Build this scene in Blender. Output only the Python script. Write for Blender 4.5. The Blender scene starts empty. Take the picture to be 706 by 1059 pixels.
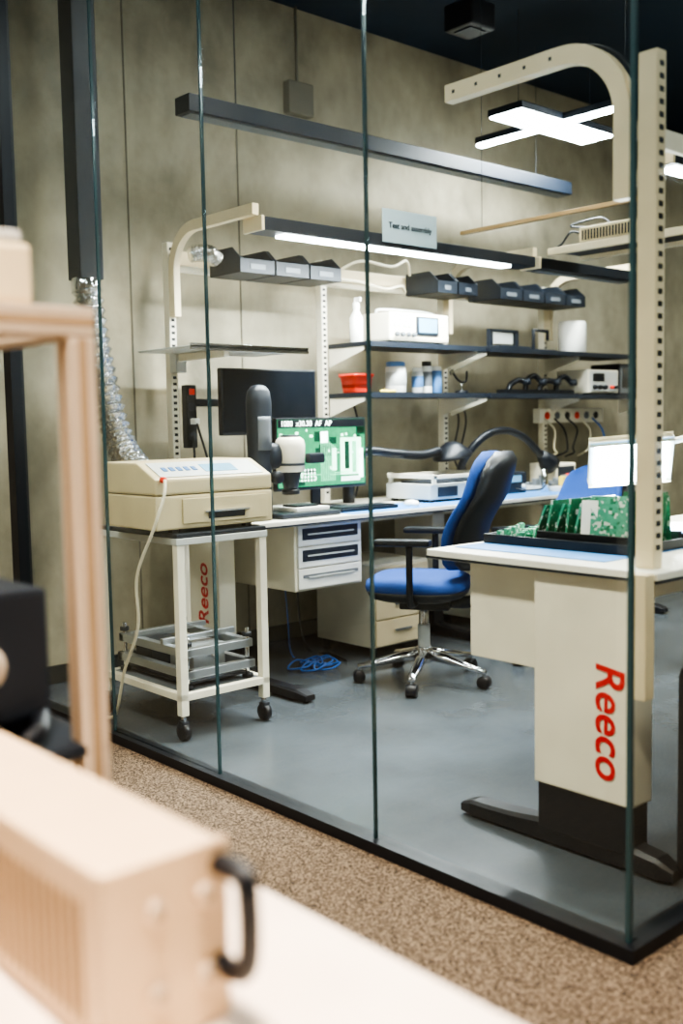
import bpy, bmesh, math, random
from mathutils import Vector, Matrix
random.seed(4)
scene = bpy.context.scene
COL = scene.collection

# ------------------------------------------------------------------ materials
def mat(name, col, rough=0.5, metal=0.0, var=0.06, scale=6.0, bump=0.0, bscale=80.0, spec=0.5, emit=None, es=0.0, coat=0.0):
    m = bpy.data.materials.new(name); m.use_nodes = True
    nt = m.node_tree; b = nt.nodes['Principled BSDF']
    b.inputs['Roughness'].default_value = rough
    b.inputs['Metallic'].default_value = metal
    b.inputs['Specular IOR Level'].default_value = spec
    b.inputs['Coat Weight'].default_value = coat
    tc = nt.nodes.new('ShaderNodeTexCoord')
    n = nt.nodes.new('ShaderNodeTexNoise'); n.inputs['Scale'].default_value = scale
    n.inputs['Detail'].default_value = 4
    nt.links.new(tc.outputs['Object'], n.inputs['Vector'])
    r = nt.nodes.new('ShaderNodeValToRGB')
    r.color_ramp.elements[0].position = 0.3; r.color_ramp.elements[1].position = 0.7
    r.color_ramp.elements[0].color = tuple(max(0, c*(1-var)) for c in col[:3])+(1,)
    r.color_ramp.elements[1].color = tuple(min(1, c*(1+var)) for c in col[:3])+(1,)
    nt.links.new(n.outputs['Fac'], r.inputs['Fac'])
    nt.links.new(r.outputs['Color'], b.inputs['Base Color'])
    if bump > 0:
        n2 = nt.nodes.new('ShaderNodeTexNoise'); n2.inputs['Scale'].default_value = bscale
        nt.links.new(tc.outputs['Object'], n2.inputs['Vector'])
        bp = nt.nodes.new('ShaderNodeBump'); bp.inputs['Strength'].default_value = bump
        bp.inputs['Distance'].default_value = 0.01
        nt.links.new(n2.outputs['Fac'], bp.inputs['Height'])
        nt.links.new(bp.outputs['Normal'], b.inputs['Normal'])
    if emit:
        b.inputs['Emission Color'].default_value = tuple(emit)+(1,)
        b.inputs['Emission Strength'].default_value = es
    return m

M = {}
M['white'] = mat('powder_white', (0.82,0.76,0.62), 0.45)
M['cream'] = mat('powder_cream', (0.76,0.64,0.43), 0.42)
M['beige'] = mat('machine_beige', (0.60,0.50,0.31), 0.45)
M['ibeige'] = mat('instrument_beige', (0.74,0.55,0.36), 0.5)
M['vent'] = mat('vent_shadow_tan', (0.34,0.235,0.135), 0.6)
M['black'] = mat('plastic_black', (0.005,0.007,0.012), 0.42)
M['navy'] = mat('painted_navy', (0.005,0.010,0.020), 0.5)
M['dkgrey'] = mat('plastic_dark_grey', (0.015,0.021,0.032), 0.45)
M['grey'] = mat('plastic_grey', (0.15,0.165,0.18), 0.5)
M['lgrey'] = mat('plastic_light_grey', (0.54,0.55,0.53), 0.45)
M['alu'] = mat('anodised_aluminium', (0.72,0.60,0.47), 0.35, 0.4)
M['chrome'] = mat('chrome', (0.75,0.76,0.78), 0.15, 1.0)
M['steel'] = mat('brushed_steel', (0.50,0.52,0.53), 0.32, 0.85)
M['foil'] = mat('duct_foil', (0.62,0.63,0.63), 0.22, 1.0, bump=1.0, bscale=45)
M['blue'] = mat('fabric_blue', (0.012,0.065,0.27), 0.85, bump=0.3, bscale=300)
M['mat_blue'] = mat('esd_mat_blue', (0.08,0.28,0.64), 0.6)
M['red'] = mat('plastic_red', (0.75,0.04,0.015), 0.4)
M['redtext'] = mat('vinyl_red', (0.65,0.015,0.02), 0.5)
M['yellow'] = mat('plastic_yellow', (0.8,0.6,0.1), 0.4)
M['ledge'] = mat('desk_laminate', (0.82,0.79,0.70), 0.35)
M['bottle'] = mat('bottle_white', (0.86,0.84,0.78), 0.35)
M['label'] = mat('label_blue', (0.08,0.2,0.42), 0.4)
M['led'] = mat('led_diffuser', (1,1,1), 0.4, emit=(0.93,0.98,1.0), es=24)
M['ledw'] = mat('led_diffuser_ceiling', (1,1,1), 0.4, emit=(0.93,0.98,1.0), es=30)
M['lcd'] = mat('lcd_blue', (0.2,0.4,0.55), 0.2, emit=(0.35,0.6,0.8), es=0.15)
M['screen_off'] = mat('screen_off', (0.006,0.010,0.016), 0.18)
M['frost'] = mat('sign_pale_blue', (0.40,0.50,0.54), 0.6)
M['ceil'] = mat('ceiling_navy', (0.006,0.020,0.040), 0.8)
M['ceil2'] = mat('ceiling_outer', (0.20,0.165,0.13), 0.8)
M['outwall'] = mat('wall_outer_paint', (0.30,0.22,0.15), 0.8)
M['tablew'] = mat('table_white', (0.90,0.78,0.67), 0.35)
M['trim'] = mat('trim_black', (0.010,0.012,0.016), 0.4)
M['edge'] = mat('glass_edge', (0.035,0.075,0.085), 0.2)
M['seam'] = mat('seam_dark', (0.13,0.115,0.085), 0.8)
M['refl_box'] = mat('reflection_box_tone', (0.17,0.155,0.12), 0.7)  # dark tone of the square reflected in the glass
M['reflect_tan'] = mat('reflection_tan', (0.42,0.29,0.15), 0.4, 0.4)  # tint of the warm streak reflected in the glass
M['cablebeige'] = mat('cable_cream', (0.76,0.69,0.52), 0.5)
M['cableblue'] = mat('cable_blue', (0.02,0.14,0.5), 0.5)
for nm,c,e in (('px_dark',(0.004,0.035,0.018),1.0),('px_mid',(0.02,0.16,0.07),1.3),('px_light',(0.12,0.42,0.22),1.6),('px_pale',(0.50,0.80,0.55),1.6),('px_white',(0.9,1.0,0.9),1.6)):
    M[nm] = mat('screen_'+nm, c, 0.3, var=0.35, scale=40, emit=c, es=e)

def concrete():
    m = bpy.data.materials.new('concrete_wall'); m.use_nodes = True
    nt = m.node_tree; b = nt.nodes['Principled BSDF']; b.inputs['Roughness'].default_value = 0.75
    tc = nt.nodes.new('ShaderNodeTexCoord')
    def noise(sc, vs, det=8, rough=0.62):
        mp = nt.nodes.new('ShaderNodeMapping'); mp.inputs['Scale'].default_value = vs
        nt.links.new(tc.outputs['Object'], mp.inputs['Vector'])
        n = nt.nodes.new('ShaderNodeTexNoise'); n.inputs['Scale'].default_value = sc; n.inputs['Detail'].default_value = det
        n.inputs['Roughness'].default_value = rough
        nt.links.new(mp.outputs['Vector'], n.inputs['Vector']); return n
    n = noise(1.2,(1,1.0,0.8)); n3 = noise(4.5,(1,1.0,0.8))
    mixn = nt.nodes.new('ShaderNodeMix'); mixn.inputs['Factor'].default_value = 0.4
    nt.links.new(n.outputs['Fac'], mixn.inputs[2]); nt.links.new(n3.outputs['Fac'], mixn.inputs[3])
    r = nt.nodes.new('ShaderNodeValToRGB'); e = r.color_ramp.elements
    e[0].position = 0.36; e[0].color = (0.215,0.190,0.135,1)
    e[1].position = 0.62; e[1].color = (0.46,0.405,0.29,1)
    x = e.new(0.49); x.color = (0.345,0.305,0.22,1)
    nt.links.new(mixn.outputs[0], r.inputs['Fac']); nt.links.new(r.outputs['Color'], b.inputs['Base Color'])
    bp = nt.nodes.new('ShaderNodeBump'); bp.inputs['Strength'].default_value = 0.2
    n2 = nt.nodes.new('ShaderNodeTexNoise'); n2.inputs['Scale'].default_value = 30
    nt.links.new(tc.outputs['Object'], n2.inputs['Vector']); nt.links.new(n2.outputs['Fac'], bp.inputs['Height'])
    nt.links.new(bp.outputs['Normal'], b.inputs['Normal'])
    return m
M['concrete'] = concrete()

def carpet():
    m = bpy.data.materials.new('carpet_speckled'); m.use_nodes = True
    nt = m.node_tree; b = nt.nodes['Principled BSDF']; b.inputs['Roughness'].default_value = 0.95
    b.inputs['Specular IOR Level'].default_value = 0.1
    tc = nt.nodes.new('ShaderNodeTexCoord')
    n = nt.nodes.new('ShaderNodeTexNoise'); n.inputs['Scale'].default_value = 170; n.inputs['Detail'].default_value = 2
    nt.links.new(tc.outputs['Object'], n.inputs['Vector'])
    r = nt.nodes.new('ShaderNodeValToRGB'); e = r.color_ramp.elements
    e[0].position = 0.36; e[0].color = (0.045,0.036,0.029,1)
    e[1].position = 0.68; e[1].color = (0.27,0.205,0.145,1)
    nt.links.new(n.outputs['Fac'], r.inputs['Fac']); nt.links.new(r.outputs['Color'], b.inputs['Base Color'])
    bp = nt.nodes.new('ShaderNodeBump'); bp.inputs['Strength'].default_value = 0.4; bp.inputs['Distance'].default_value = 0.01
    nt.links.new(n.outputs['Fac'], bp.inputs['Height']); nt.links.new(bp.outputs['Normal'], b.inputs['Normal'])
    return m
M['carpet'] = carpet()
M['vinyl'] = mat('vinyl_floor', (0.080,0.094,0.108), 0.27, var=0.16, scale=3, bump=0.03, bscale=40)

def glass():
    m = bpy.data.materials.new('partition_glass'); m.use_nodes = True
    nt = m.node_tree; nt.nodes.clear()
    out = nt.nodes.new('ShaderNodeOutputMaterial')
    tr = nt.nodes.new('ShaderNodeBsdfTransparent'); tr.inputs['Color'].default_value = (0.945,0.975,0.965,1)
    gl = nt.nodes.new('ShaderNodeBsdfGlossy'); gl.inputs['Roughness'].default_value = 0.0
    gl.inputs['Color'].default_value = (0.9,0.95,1,1)
    lw = nt.nodes.new('ShaderNodeLayerWeight'); lw.inputs['Blend'].default_value = 0.5
    pw = nt.nodes.new('ShaderNodeMath'); pw.operation = 'POWER'; pw.inputs[1].default_value = 5
    ma = nt.nodes.new('ShaderNodeMath'); ma.operation = 'MULTIPLY_ADD'; ma.inputs[1].default_value = 0.9; ma.inputs[2].default_value = 0.04
    mx = nt.nodes.new('ShaderNodeMixShader')
    nt.links.new(lw.outputs['Facing'], pw.inputs[0]); nt.links.new(pw.outputs[0], ma.inputs[0])
    nt.links.new(ma.outputs[0], mx.inputs[0]); nt.links.new(tr.outputs[0], mx.inputs[1]); nt.links.new(gl.outputs[0], mx.inputs[2])
    nt.links.new(mx.outputs[0], out.inputs['Surface'])
    return m
M['glass'] = glass()

def pcbmat(name, scale, stops, emis=0.0, rough=0.35):
    m = bpy.data.materials.new(name); m.use_nodes = True
    nt = m.node_tree; b = nt.nodes['Principled BSDF']; b.inputs['Roughness'].default_value = rough
    tc = nt.nodes.new('ShaderNodeTexCoord')
    v = nt.nodes.new('ShaderNodeTexVoronoi'); v.distance = 'CHEBYCHEV'; v.inputs['Scale'].default_value = scale
    v.inputs['Randomness'].default_value = 0.6
    nt.links.new(tc.outputs['Object'], v.inputs['Vector'])
    sp = nt.nodes.new('ShaderNodeSeparateColor'); nt.links.new(v.outputs['Color'], sp.inputs[0])
    r = nt.nodes.new('ShaderNodeValToRGB'); r.color_ramp.interpolation = 'CONSTANT'; e = r.color_ramp.elements
    e[0].position = 0; e[0].color = stops[0][1]+(1,)
    e[1].position = stops[1][0]; e[1].color = stops[1][1]+(1,)
    for p,c in stops[2:]:
        x = e.new(p); x.color = c+(1,)
    nt.links.new(sp.outputs[0], r.inputs['Fac'])
    nt.links.new(r.outputs['Color'], b.inputs['Base Color'])
    return m
M['green'] = pcbmat('pcb_green', 130, [(0,(0.012,0.13,0.06)),(0.45,(0.016,0.16,0.07)),(0.80,(0.03,0.22,0.11)),(0.93,(0.45,0.5,0.42))])
M['green2'] = pcbmat('pcb_light', 110, [(0,(0.06,0.32,0.20)),(0.45,(0.08,0.36,0.23)),(0.74,(0.6,0.66,0.58)),(0.88,(0.02,0.18,0.09))])

# ------------------------------------------------------------------ builders
class G:
    def __init__(s, name, loc=(0,0,0), rot=0.0, local=False):
        s.e = bpy.data.objects.new(name, None); COL.objects.link(s.e)
        s.e.empty_display_size = 0.1
        s.e.location = loc; s.e.rotation_euler = (0,0,rot)
        s.off = Vector((0,0,0)) if local else Vector(loc)
    def add(s, name, bm, m, smooth=False):
        me = bpy.data.meshes.new(name)
        bmesh.ops.recalc_face_normals(bm, faces=bm.faces)
        bm.to_mesh(me); bm.free()
        me.materials.append(M[m] if isinstance(m, str) else m)
        if smooth:
            for p in me.polygons: p.use_smooth = True
        o = bpy.data.objects.new(name, me); COL.objects.link(o)
        o.parent = s.e; o.location = -s.off
        c = sum((Vector(v) for v in o.bound_box), Vector())/8
        me.transform(Matrix.Translation(-c)); o.location = o.location + c
        return o
    def box(s, name, x, y, z, m, bev=0.004):
        return s.boxes(name, [(x,y,z)], m, bev)
    def boxes(s, name, L, m, bev=0.0):
        bm = bmesh.new()
        for x,y,z in L:
            r = bmesh.ops.create_cube(bm, size=1)
            bmesh.ops.scale(bm, vec=(abs(x[1]-x[0]),abs(y[1]-y[0]),abs(z[1]-z[0])), verts=r['verts'])
            bmesh.ops.translate(bm, vec=((x[0]+x[1])/2,(y[0]+y[1])/2,(z[0]+z[1])/2), verts=r['verts'])
        if bev > 0:
            d = min(min(abs(q[1]-q[0]) for q in b) for b in L)
            bmesh.ops.bevel(bm, geom=list(bm.edges), offset=min(bev, d*0.45), segments=2, profile=0.6, affect='EDGES')
        return s.add(name, bm, m)
    def obox(s, name, c, u, v, w, m, bev=0.003):
        """oriented box: centre + three full-size axis vectors"""
        bm = bmesh.new(); bmesh.ops.create_cube(bm, size=1)
        Mx = Matrix((Vector(u),Vector(v),Vector(w))).transposed()
        for vt in bm.verts: vt.co = Mx @ vt.co + Vector(c)
        if bev: bmesh.ops.bevel(bm, geom=list(bm.edges), offset=bev, segments=2, profile=0.6, affect='EDGES')
        return s.add(name, bm, m)
    def loft(s, name, rings, m, smooth=True, cap=True):
        bm = bmesh.new(); R = []
        for ring in rings: R.append([bm.verts.new(p) for p in ring])
        n = len(R[0])
        for a,b in zip(R[:-1],R[1:]):
            for i in range(n): bm.faces.new((a[i],a[(i+1)%n],b[(i+1)%n],b[i]))
        if cap: bm.faces.new(R[0]); bm.faces.new(R[-1])
        return s.add(name, bm, m, smooth)
    def cyl(s, name, p0, p1, r, m, r2=None, seg=20, prof=None):
        """cylinder/cone/lathe between two points. prof = [(t, radius)]"""
        p0 = Vector(p0); p1 = Vector(p1); a = (p1-p0).normalized()
        u = a.orthogonal().normalized(); v = a.cross(u)
        if prof is None:
            r2 = r if r2 is None else r2
            e = min(0.08, 0.15*min(r,r2)/max((p1-p0).length,1e-6))
            prof = [(0,r*0.9),(e,r),(1-e,r2),(1,r2*0.9)]
        rings = []
        for t,rr in prof:
            c = p0+(p1-p0)*t
            rings.append([c+u*math.cos(k*2*math.pi/seg)*rr+v*math.sin(k*2*math.pi/seg)*rr for k in range(seg)])
        return s.loft(name, rings, m)
    def tube(s, name, pts, r, m, seg=10, res=8, ribs=0.0, smoothp=True):
        P = [Vector(p) for p in pts]; S = []
        if smoothp and len(P) > 2:
            Q = [P[0]*2-P[1]]+P+[P[-1]*2-P[-2]]
            for i in range(1,len(Q)-2):
                for k in range(res):
                    t = k/res; a,b,c,d = Q[i-1],Q[i],Q[i+1],Q[i+2]
                    S.append(0.5*((2*b)+(c-a)*t+(2*a-5*b+4*c-d)*t*t+(3*b-a-3*c+d)*t**3))
            S.append(P[-1])
        else: S = P
        rings = []; u = None
        for i,p in enumerate(S):
            a = (S[min(i+1,len(S)-1)]-S[max(i-1,0)]).normalized()
            if u is None: u = a.orthogonal().normalized()
            else: u = (u-a*u.dot(a)).normalized()
            v = a.cross(u)
            rr = r*(1+(ribs if i%2 else -ribs))
            rings.append([p+u*math.cos(k*2*math.pi/seg)*rr+v*math.sin(k*2*math.pi/seg)*rr for k in range(seg)])
        return s.loft(name, rings, m, smooth=(ribs < 0.06))
    def strip(s, name, path, w, y0, y1, m):
        rings = []
        for i,(x,z) in enumerate(path):
            a = Vector((path[min(i+1,len(path)-1)][0]-path[max(i-1,0)][0], path[min(i+1,len(path)-1)][1]-path[max(i-1,0)][1])).normalized()
            n = Vector((-a.y,a.x))*w/2
            rings.append([(x+n.x,y0,z+n.y),(x-n.x,y0,z-n.y),(x-n.x,y1,z-n.y),(x+n.x,y1,z+n.y)])
        return s.loft(name, rings, m, smooth=False)
    def text(s, name, body, loc, d, u, size, m, shear=0.0, align='CENTER'):
        cu = bpy.data.curves.new(name, 'FONT'); cu.body = body; cu.size = size; cu.extrude = 0.0008
        cu.align_x = align; cu.align_y = 'CENTER'; cu.shear = shear; cu.offset = size*0.012
        cu.materials.append(M[m])
        o = bpy.data.objects.new(name, cu); COL.objects.link(o); o.parent = s.e
        d = Vector(d).normalized(); u = Vector(u).normalized(); n = d.cross(u)
        R = Matrix((d,u,n)).transposed().to_4x4()
        o.matrix_local = Matrix.Translation(Vector(loc)-s.off) @ R
        return o

def shell(name, x, y, z, m):
    bm = bmesh.new(); bmesh.ops.create_cube(bm, size=1)
    me = bpy.data.meshes.new(name)
    bmesh.ops.scale(bm, vec=(x[1]-x[0],y[1]-y[0],z[1]-z[0]), verts=bm.verts)
    bm.to_mesh(me); bm.free(); me.materials.append(M[m])
    o = bpy.data.objects.new(name, me); COL.objects.link(o)
    o.location = ((x[0]+x[1])/2,(y[0]+y[1])/2,(z[0]+z[1])/2)
    return o

# ------------------------------------------------------------------ room shell
XB, YG, XR, YF, HC = -4.70, 2.03, -1.30, 8.6, 3.6
shell('floor', (XB,XR), (YG,YF), (-0.1,0), 'vinyl')
shell('floor_carpet', (XB,3.0), (-3.0,YG), (-0.1,0), 'carpet')
shell('floor_carpet_corridor', (XR,3.0), (YG,YF), (-0.1,0), 'carpet')
shell('wall_back', (XB-0.15,XB), (-3.0,YF), (0,HC), 'concrete')
shell('wall_far', (XB,3.0), (YF,YF+0.15), (0,HC), 'concrete')
shell('wall_front', (XB,3.0), (-3.15,-3.0), (0,HC), 'outwall')
shell('wall_right', (3.0,3.15), (-3.0,YF), (0,HC), 'outwall')
shell('ceiling', (XB,XR), (YG,YF), (HC,HC+0.1), 'ceil')
shell('ceiling_outer', (XB,3.0), (-3.0,YG), (HC,HC+0.1), 'ceil2')
shell('ceiling_corridor', (XR,3.0), (YG,YF), (HC,HC+0.1), 'ceil')
shell('baseboard_back', (XB,XB+0.015), (YG,YF), (0,0.09), 'trim')
for i,y in enumerate((2.78,3.47)):
    shell('trim_%d'%(i+1), (XB,XB+0.003), (y-0.004,y+0.004), (0.09,HC), 'seam')

joints = [XB, -3.67, -2.943, -2.152, XR]
for i in range(4):
    shell('window_%d'%(i+1), (joints[i]+0.004,joints[i+1]-0.004), (YG-0.005,YG+0.005), (0.035,HC), 'glass')
jy = [YG, 3.2, 4.4, 5.6, 6.8, YF]
for i in range(5):
    shell('window_%d'%(i+5), (XR-0.005,XR+0.005), (jy[i]+0.006,jy[i+1]-0.004), (0.035,HC), 'glass')
n = 6
for x in joints[1:-1]:
    shell('trim_%d'%n, (x-0.0035,x+0.0035), (YG-0.0055,YG+0.0055), (0.035,HC), 'edge'); n += 1
for y in jy[1:-1]:
    shell('trim_%d'%n, (XR-0.0055,XR+0.0055), (y-0.0035,y+0.0035), (0.035,HC), 'edge'); n += 1
shell('trim_%d'%n, (XR-0.006,XR+0.006), (YG-0.006,YG+0.006), (0.035,HC), 'edge'); n += 1
shell('trim_%d'%n, (XB,XR+0.03), (YG-0.03,YG+0.03), (0,0.035), 'trim'); n += 1
shell('trim_%d'%n, (XR-0.03,XR+0.03), (YG+0.03,YF), (0,0.035), 'trim'); n += 1
shell('trim_%d'%n, (-4.50,-4.43), (YG-0.03,YG+0.03), (0.035,HC), 'trim'); n += 1

# ------------------------------------------------------------------ lights
def area(name, loc, sx, sy, power, col, parent=None, spread=math.pi):
    l = bpy.data.lights.new(name, 'AREA'); l.shape = 'RECTANGLE'; l.size = sx; l.size_y = sy
    l.energy = power; l.color = col; l.spread = spread
    o = bpy.data.objects.new(name, l); COL.objects.link(o); o.location = loc
    if parent: o.parent = parent.e; o.location = Vector(loc)-parent.off
    return o
COOL = (0.95,0.98,1.0); NEUT = (1.0,0.93,0.81); WARM = (1.0,0.80,0.60)
def panel(name, x, y, sx, sy, power, col, z=HC):  # unseen ceiling panels, added to light the lab and the outer room
    g = G(name, (x,y,z))
    g.box('housing', (x-sx/2-0.02,x+sx/2+0.02), (y-sy/2-0.02,y+sy/2+0.02), (z-0.06,z), 'lgrey', 0.004)
    g.box('diffuser', (x-sx/2,x+sx/2), (y-sy/2,y+sy/2), (z-0.066,z-0.058), 'ledw', 0.0)
    area('lamp', (x,y,z-0.075), sx, sy, power, col, g, spread=math.radians(115))
panel('unseen_fill_panel', -2.9, 3.1, 1.2, 0.15, 34, NEUT)
panel('unseen_fill_panel', -2.4, 5.6, 1.2, 0.15, 32, NEUT)
panel('unseen_fill_panel', -2.4, 7.6, 1.2, 0.15, 16, NEUT)
panel('unseen_fill_panel', -0.6, 0.2, 1.2, 0.3, 62, WARM)
panel('unseen_fill_panel', -3.3, 0.2, 1.2, 0.3, 24, WARM)
panel('unseen_fill_panel', 0.4, 4.0, 1.2, 0.3, 16, WARM)

g = G('pendant_light', (-3.9,5.2,3.0))
g.box('housing_long', (-4.03,-3.78), (4.78,5.70), (3.005,3.045), 'navy')
g.box('diffuser_long', (-4.02,-3.79), (4.79,5.69), (2.995,3.006), 'ledw', 0)
g.box('housing_cross', (-4.46,-3.35), (5.165,5.225), (3.005,3.045), 'navy')
g.box('diffuser_cross', (-4.45,-3.36), (5.17,5.22), (2.985,3.004), 'ledw', 0)
for k,(x,y) in enumerate(((-3.9,4.9),(-3.9,5.6))): g.cyl('wire_%d'%k, (x,y,3.04), (x,y,HC), 0.002, 'dkgrey', seg=6)
area('lamp', (-3.9,5.25,2.98), 0.25, 0.9, 34, COOL, g)

g = G('suspended_linear_luminaire', (-4.2,4.27,2.75))
g.box('body', (-4.26,-4.14), (2.79,5.75), (2.71,2.79), 'navy')
g.box('lens', (-4.24,-4.16), (2.81,5.73), (2.703,2.712), 'grey', 0)
for k,y in enumerate((3.1,5.45)): g.cyl('wire_%d'%k, (-4.2,y,2.79), (-4.2,y,HC), 0.002, 'dkgrey', seg=6)

g = G('reflection_streak', (-3.3,4.22,2.24))  # thin hung bar added to imitate warm lines reflected in the glass
g.box('rail', (-3.74,-2.60), (4.205,4.235), (2.232,2.252), 'reflect_tan', 0.003)
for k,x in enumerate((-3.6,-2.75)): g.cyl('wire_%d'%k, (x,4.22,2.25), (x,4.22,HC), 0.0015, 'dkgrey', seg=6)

g = G('ceiling_speaker', (-3.9,4.48,HC))
g.box('bracket', (-3.93,-3.87), (4.45,4.51), (3.50,HC), 'black')
g.box('body', (-4.00,-3.80), (4.38,4.58), (3.38,3.52), 'black', 0.012)
g.box('grille', (-3.96,-3.84), (4.42,4.54), (3.374,3.382), 'dkgrey', 0.0)

g = G('reflection_box', (XB,3.89,3.09))  # dark box and line built to imitate a reflection in the glass
g.box('body', (XB,XB+0.06), (3.80,3.98), (3.0,3.18), 'refl_box', 0.008)
g.cyl('reflection_line', (XB+0.02,3.89,3.18), (XB+0.02,3.89,HC), 0.008, 'refl_box', seg=10)

# ------------------------------------------------------------------ ducts
g = G('ventilation_duct', (-4.4,2.37,1.93))
g.box('riser', (-4.46,-4.34), (2.31,2.43), (1.93,HC), 'navy', 0.006)
g.cyl('collar', (-4.4,2.37,1.86), (-4.4,2.37,1.94), 0.068, 'chrome')
pts = [(-4.4,2.37,1.90),(-4.37,2.385,1.65),(-4.31,2.40,1.40),(-4.22,2.41,1.18),(-4.09,2.42,1.06),(-3.92,2.42,1.0)]
g.tube('flex_hose', pts, 0.064, 'foil', seg=18, res=11, ribs=0.14)

# ------------------------------------------------------------------ workbench racks
def post(g, name, x, y, z0, z1, dx=0.05, dy=0.04, m='white'):
    g.box(name, (x-dx/2,x+dx/2), (y-dy/2,y+dy/2), (z0,z1), m, 0.004)
    L = []
    z = z0+0.05
    while z < z1-0.03:
        for sgn in (-1,1):
            xf = x+sgn*dx/2
            L.append(((xf-0.001,xf+0.001),(y-0.010,y+0.010),(z,z+0.014)))
        z += 0.032
    g.boxes(name+'_slots', L, 'black')
def arm(g, name, xp, xt, y, ztop, m='cream', off=0.05):
    s_ = 1 if xt > xp else -1
    r = 0.20; x0 = xp+s_*off
    path = [(x0, ztop-0.42),(x0, ztop-r)]
    for k in range(1,13):
        a = math.pi/2*k/12
        path.append((x0+s_*(r-r*math.cos(a)), ztop-r+r*math.sin(a)))
    path.append((xt, ztop))
    g.strip(name, path, 0.05, y-0.018, y+0.018, m)

def workbench(name, x0, x1, y0, y1, h, colx, footx, colys):
    g = G(name, ((x0+x1)/2,(y0+y1)/2,0))
    g.box('top', (x0,x1), (y0,y1), (h-0.03,h), 'ledge', 0.004)
    g.box('top_edge', (x0-0.001,x1+0.001), (y0-0.001,y1+0.001), (h-0.028,h-0.020), 'dkgrey', 0)
    g.box('frame_rail', (colx[0],colx[1]), (y0+0.1,y1-0.1), (h-0.09,h-0.031), 'white')
    for i,cy in enumerate(colys):
        g.box('column_%d'%i, colx, (cy-0.05,cy+0.05), (0.19,h-0.031), 'white', 0.006)
        g.box('column_base_%d'%i, (colx[0]+0.008,colx[1]-0.008), (cy-0.042,cy+0.042), (0.05,0.195), 'black', 0.004)
        fx0,fx1 = footx
        mid = (colx[0]+colx[1])/2
        rings = []
        N = 16
        for k in range(N+1):
            t = k/N; x = fx0+(fx1-fx0)*t
            hgt = 0.03+0.035*math.exp(-((x-mid)/0.22)**2)+0.012
            w = 0.038
            if k in (0,N): hgt *= 0.6; w *= 0.7
            zb = 0.012
            rings.append([(x,cy-w,zb),(x,cy+w,zb),(x,cy+w,zb+hgt*0.8),(x,cy+w*0.7,zb+hgt),(x,cy-w*0.7,zb+hgt),(x,cy-w,zb+hgt*0.8)])
        g.loft('foot_%d'%i, rings, 'black', smooth=False)
        for k,fx in enumerate((fx0+0.05,fx1-0.05)):
            g.cyl('glide_%d_%d'%(i,k), (fx,cy,0), (fx,cy,0.02), 0.025, 'dkgrey')
    return g

# --- back bench
HB = 0.80; HM = HB+0.003
g = workbench('workbench', -4.60,-3.78, 2.86, 5.98, HB, (-4.46,-4.14), (-4.62,-3.52), (2.93,4.45,5.90))
g.text('brand_text', 'Reeco', (-4.27,2.878,0.42), (0,0,1), (-1,0,0), 0.12, 'redtext', shear=0.15)
g.box('drawer_carcass', (-4.42,-3.86), (3.13,3.57), (0.44,0.768), 'white', 0.004)
for k in range(3):
    z0 = 0.452+k*0.105
    g.box('drawer_front_%d'%k, (-3.862,-3.845), (3.145,3.555), (z0,z0+0.098), 'bottle', 0.003)
    g.box('drawer_recess_%d'%k, (-3.846,-3.842), (3.17,3.53), (z0+(0.03 if k else 0.055),z0+(0.085 if k else 0.07)), 'dkgrey' if k else 'grey', 0)
    g.box('drawer_pull_%d'%k, (-3.846,-3.835), (3.20,3.50), (z0+0.052,z0+0.060), 'lgrey', 0.002)
g.box('esd_mat', (-4.12,-3.79), (3.45,5.5), (HB,HM), 'mat_blue', 0.001)
PX = -4.53
g = G('workbench_rack', (PX,4.4,HB))
for i,y in enumerate((2.90,3.91,4.92,5.95)):
    post(g, 'post_%d'%i, PX, y, HB, 2.17)
g.box('rail_back', (PX-0.02,PX+0.0), (2.90,5.95), (2.03,2.09), 'white')
g.box('bin_rail', (PX+0.025,PX+0.035), (2.90,5.95), (2.06,2.13), 'cream')
arm(g, 'arm_0', PX, -3.80, 2.90, 2.22); arm(g, 'arm_1', PX, -3.80, 4.92, 2.22); arm(g, 'arm_2', PX, -3.80, 5.95, 2.22)

def lamp(name, x0, x1, y0, y1, z, s0, s1, power, m='navy'):
    g = G(name, ((x0+x1)/2,(y0+y1)/2,z))
    g.box('housing', (x0,x1), (y0,y1), (z-0.03,z+0.03), m, 0.004)
    g.box('end_cap', (x0-0.002,x1+0.002), (y0-0.012,y0+0.004), (z-0.033,z+0.033), 'cream', 0.003)
    xm = (x0+x1)/2
    g.box('led_strip', (xm-0.035,xm+0.035), (s0,s1), (z-0.040,z-0.028), 'led' if power else 'grey', 0)
    if power: area('lamp', (xm,(s0+s1)/2,z-0.05), 0.07, s1-s0, power, COOL, g)
    return g
lamp('bench_lamp', -3.92,-3.78, 2.90+0.03, 4.90, 2.16, 3.08, 4.72, 52)
lamp('bench_lamp', -3.92,-3.78, 4.95, 5.93, 2.16, 5.0, 5.9, 0)
g = G('workplace_sign', (-3.775,3.86,2.24))
g.box('panel', (-3.778,-3.772), (3.67,4.06), (2.15,2.315), 'frost', 0.001)
g.text('label', 'Test and assembly', (-3.770,3.865,2.235), (0,1,0), (0,0,1), 0.042, 'dkgrey')

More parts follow.
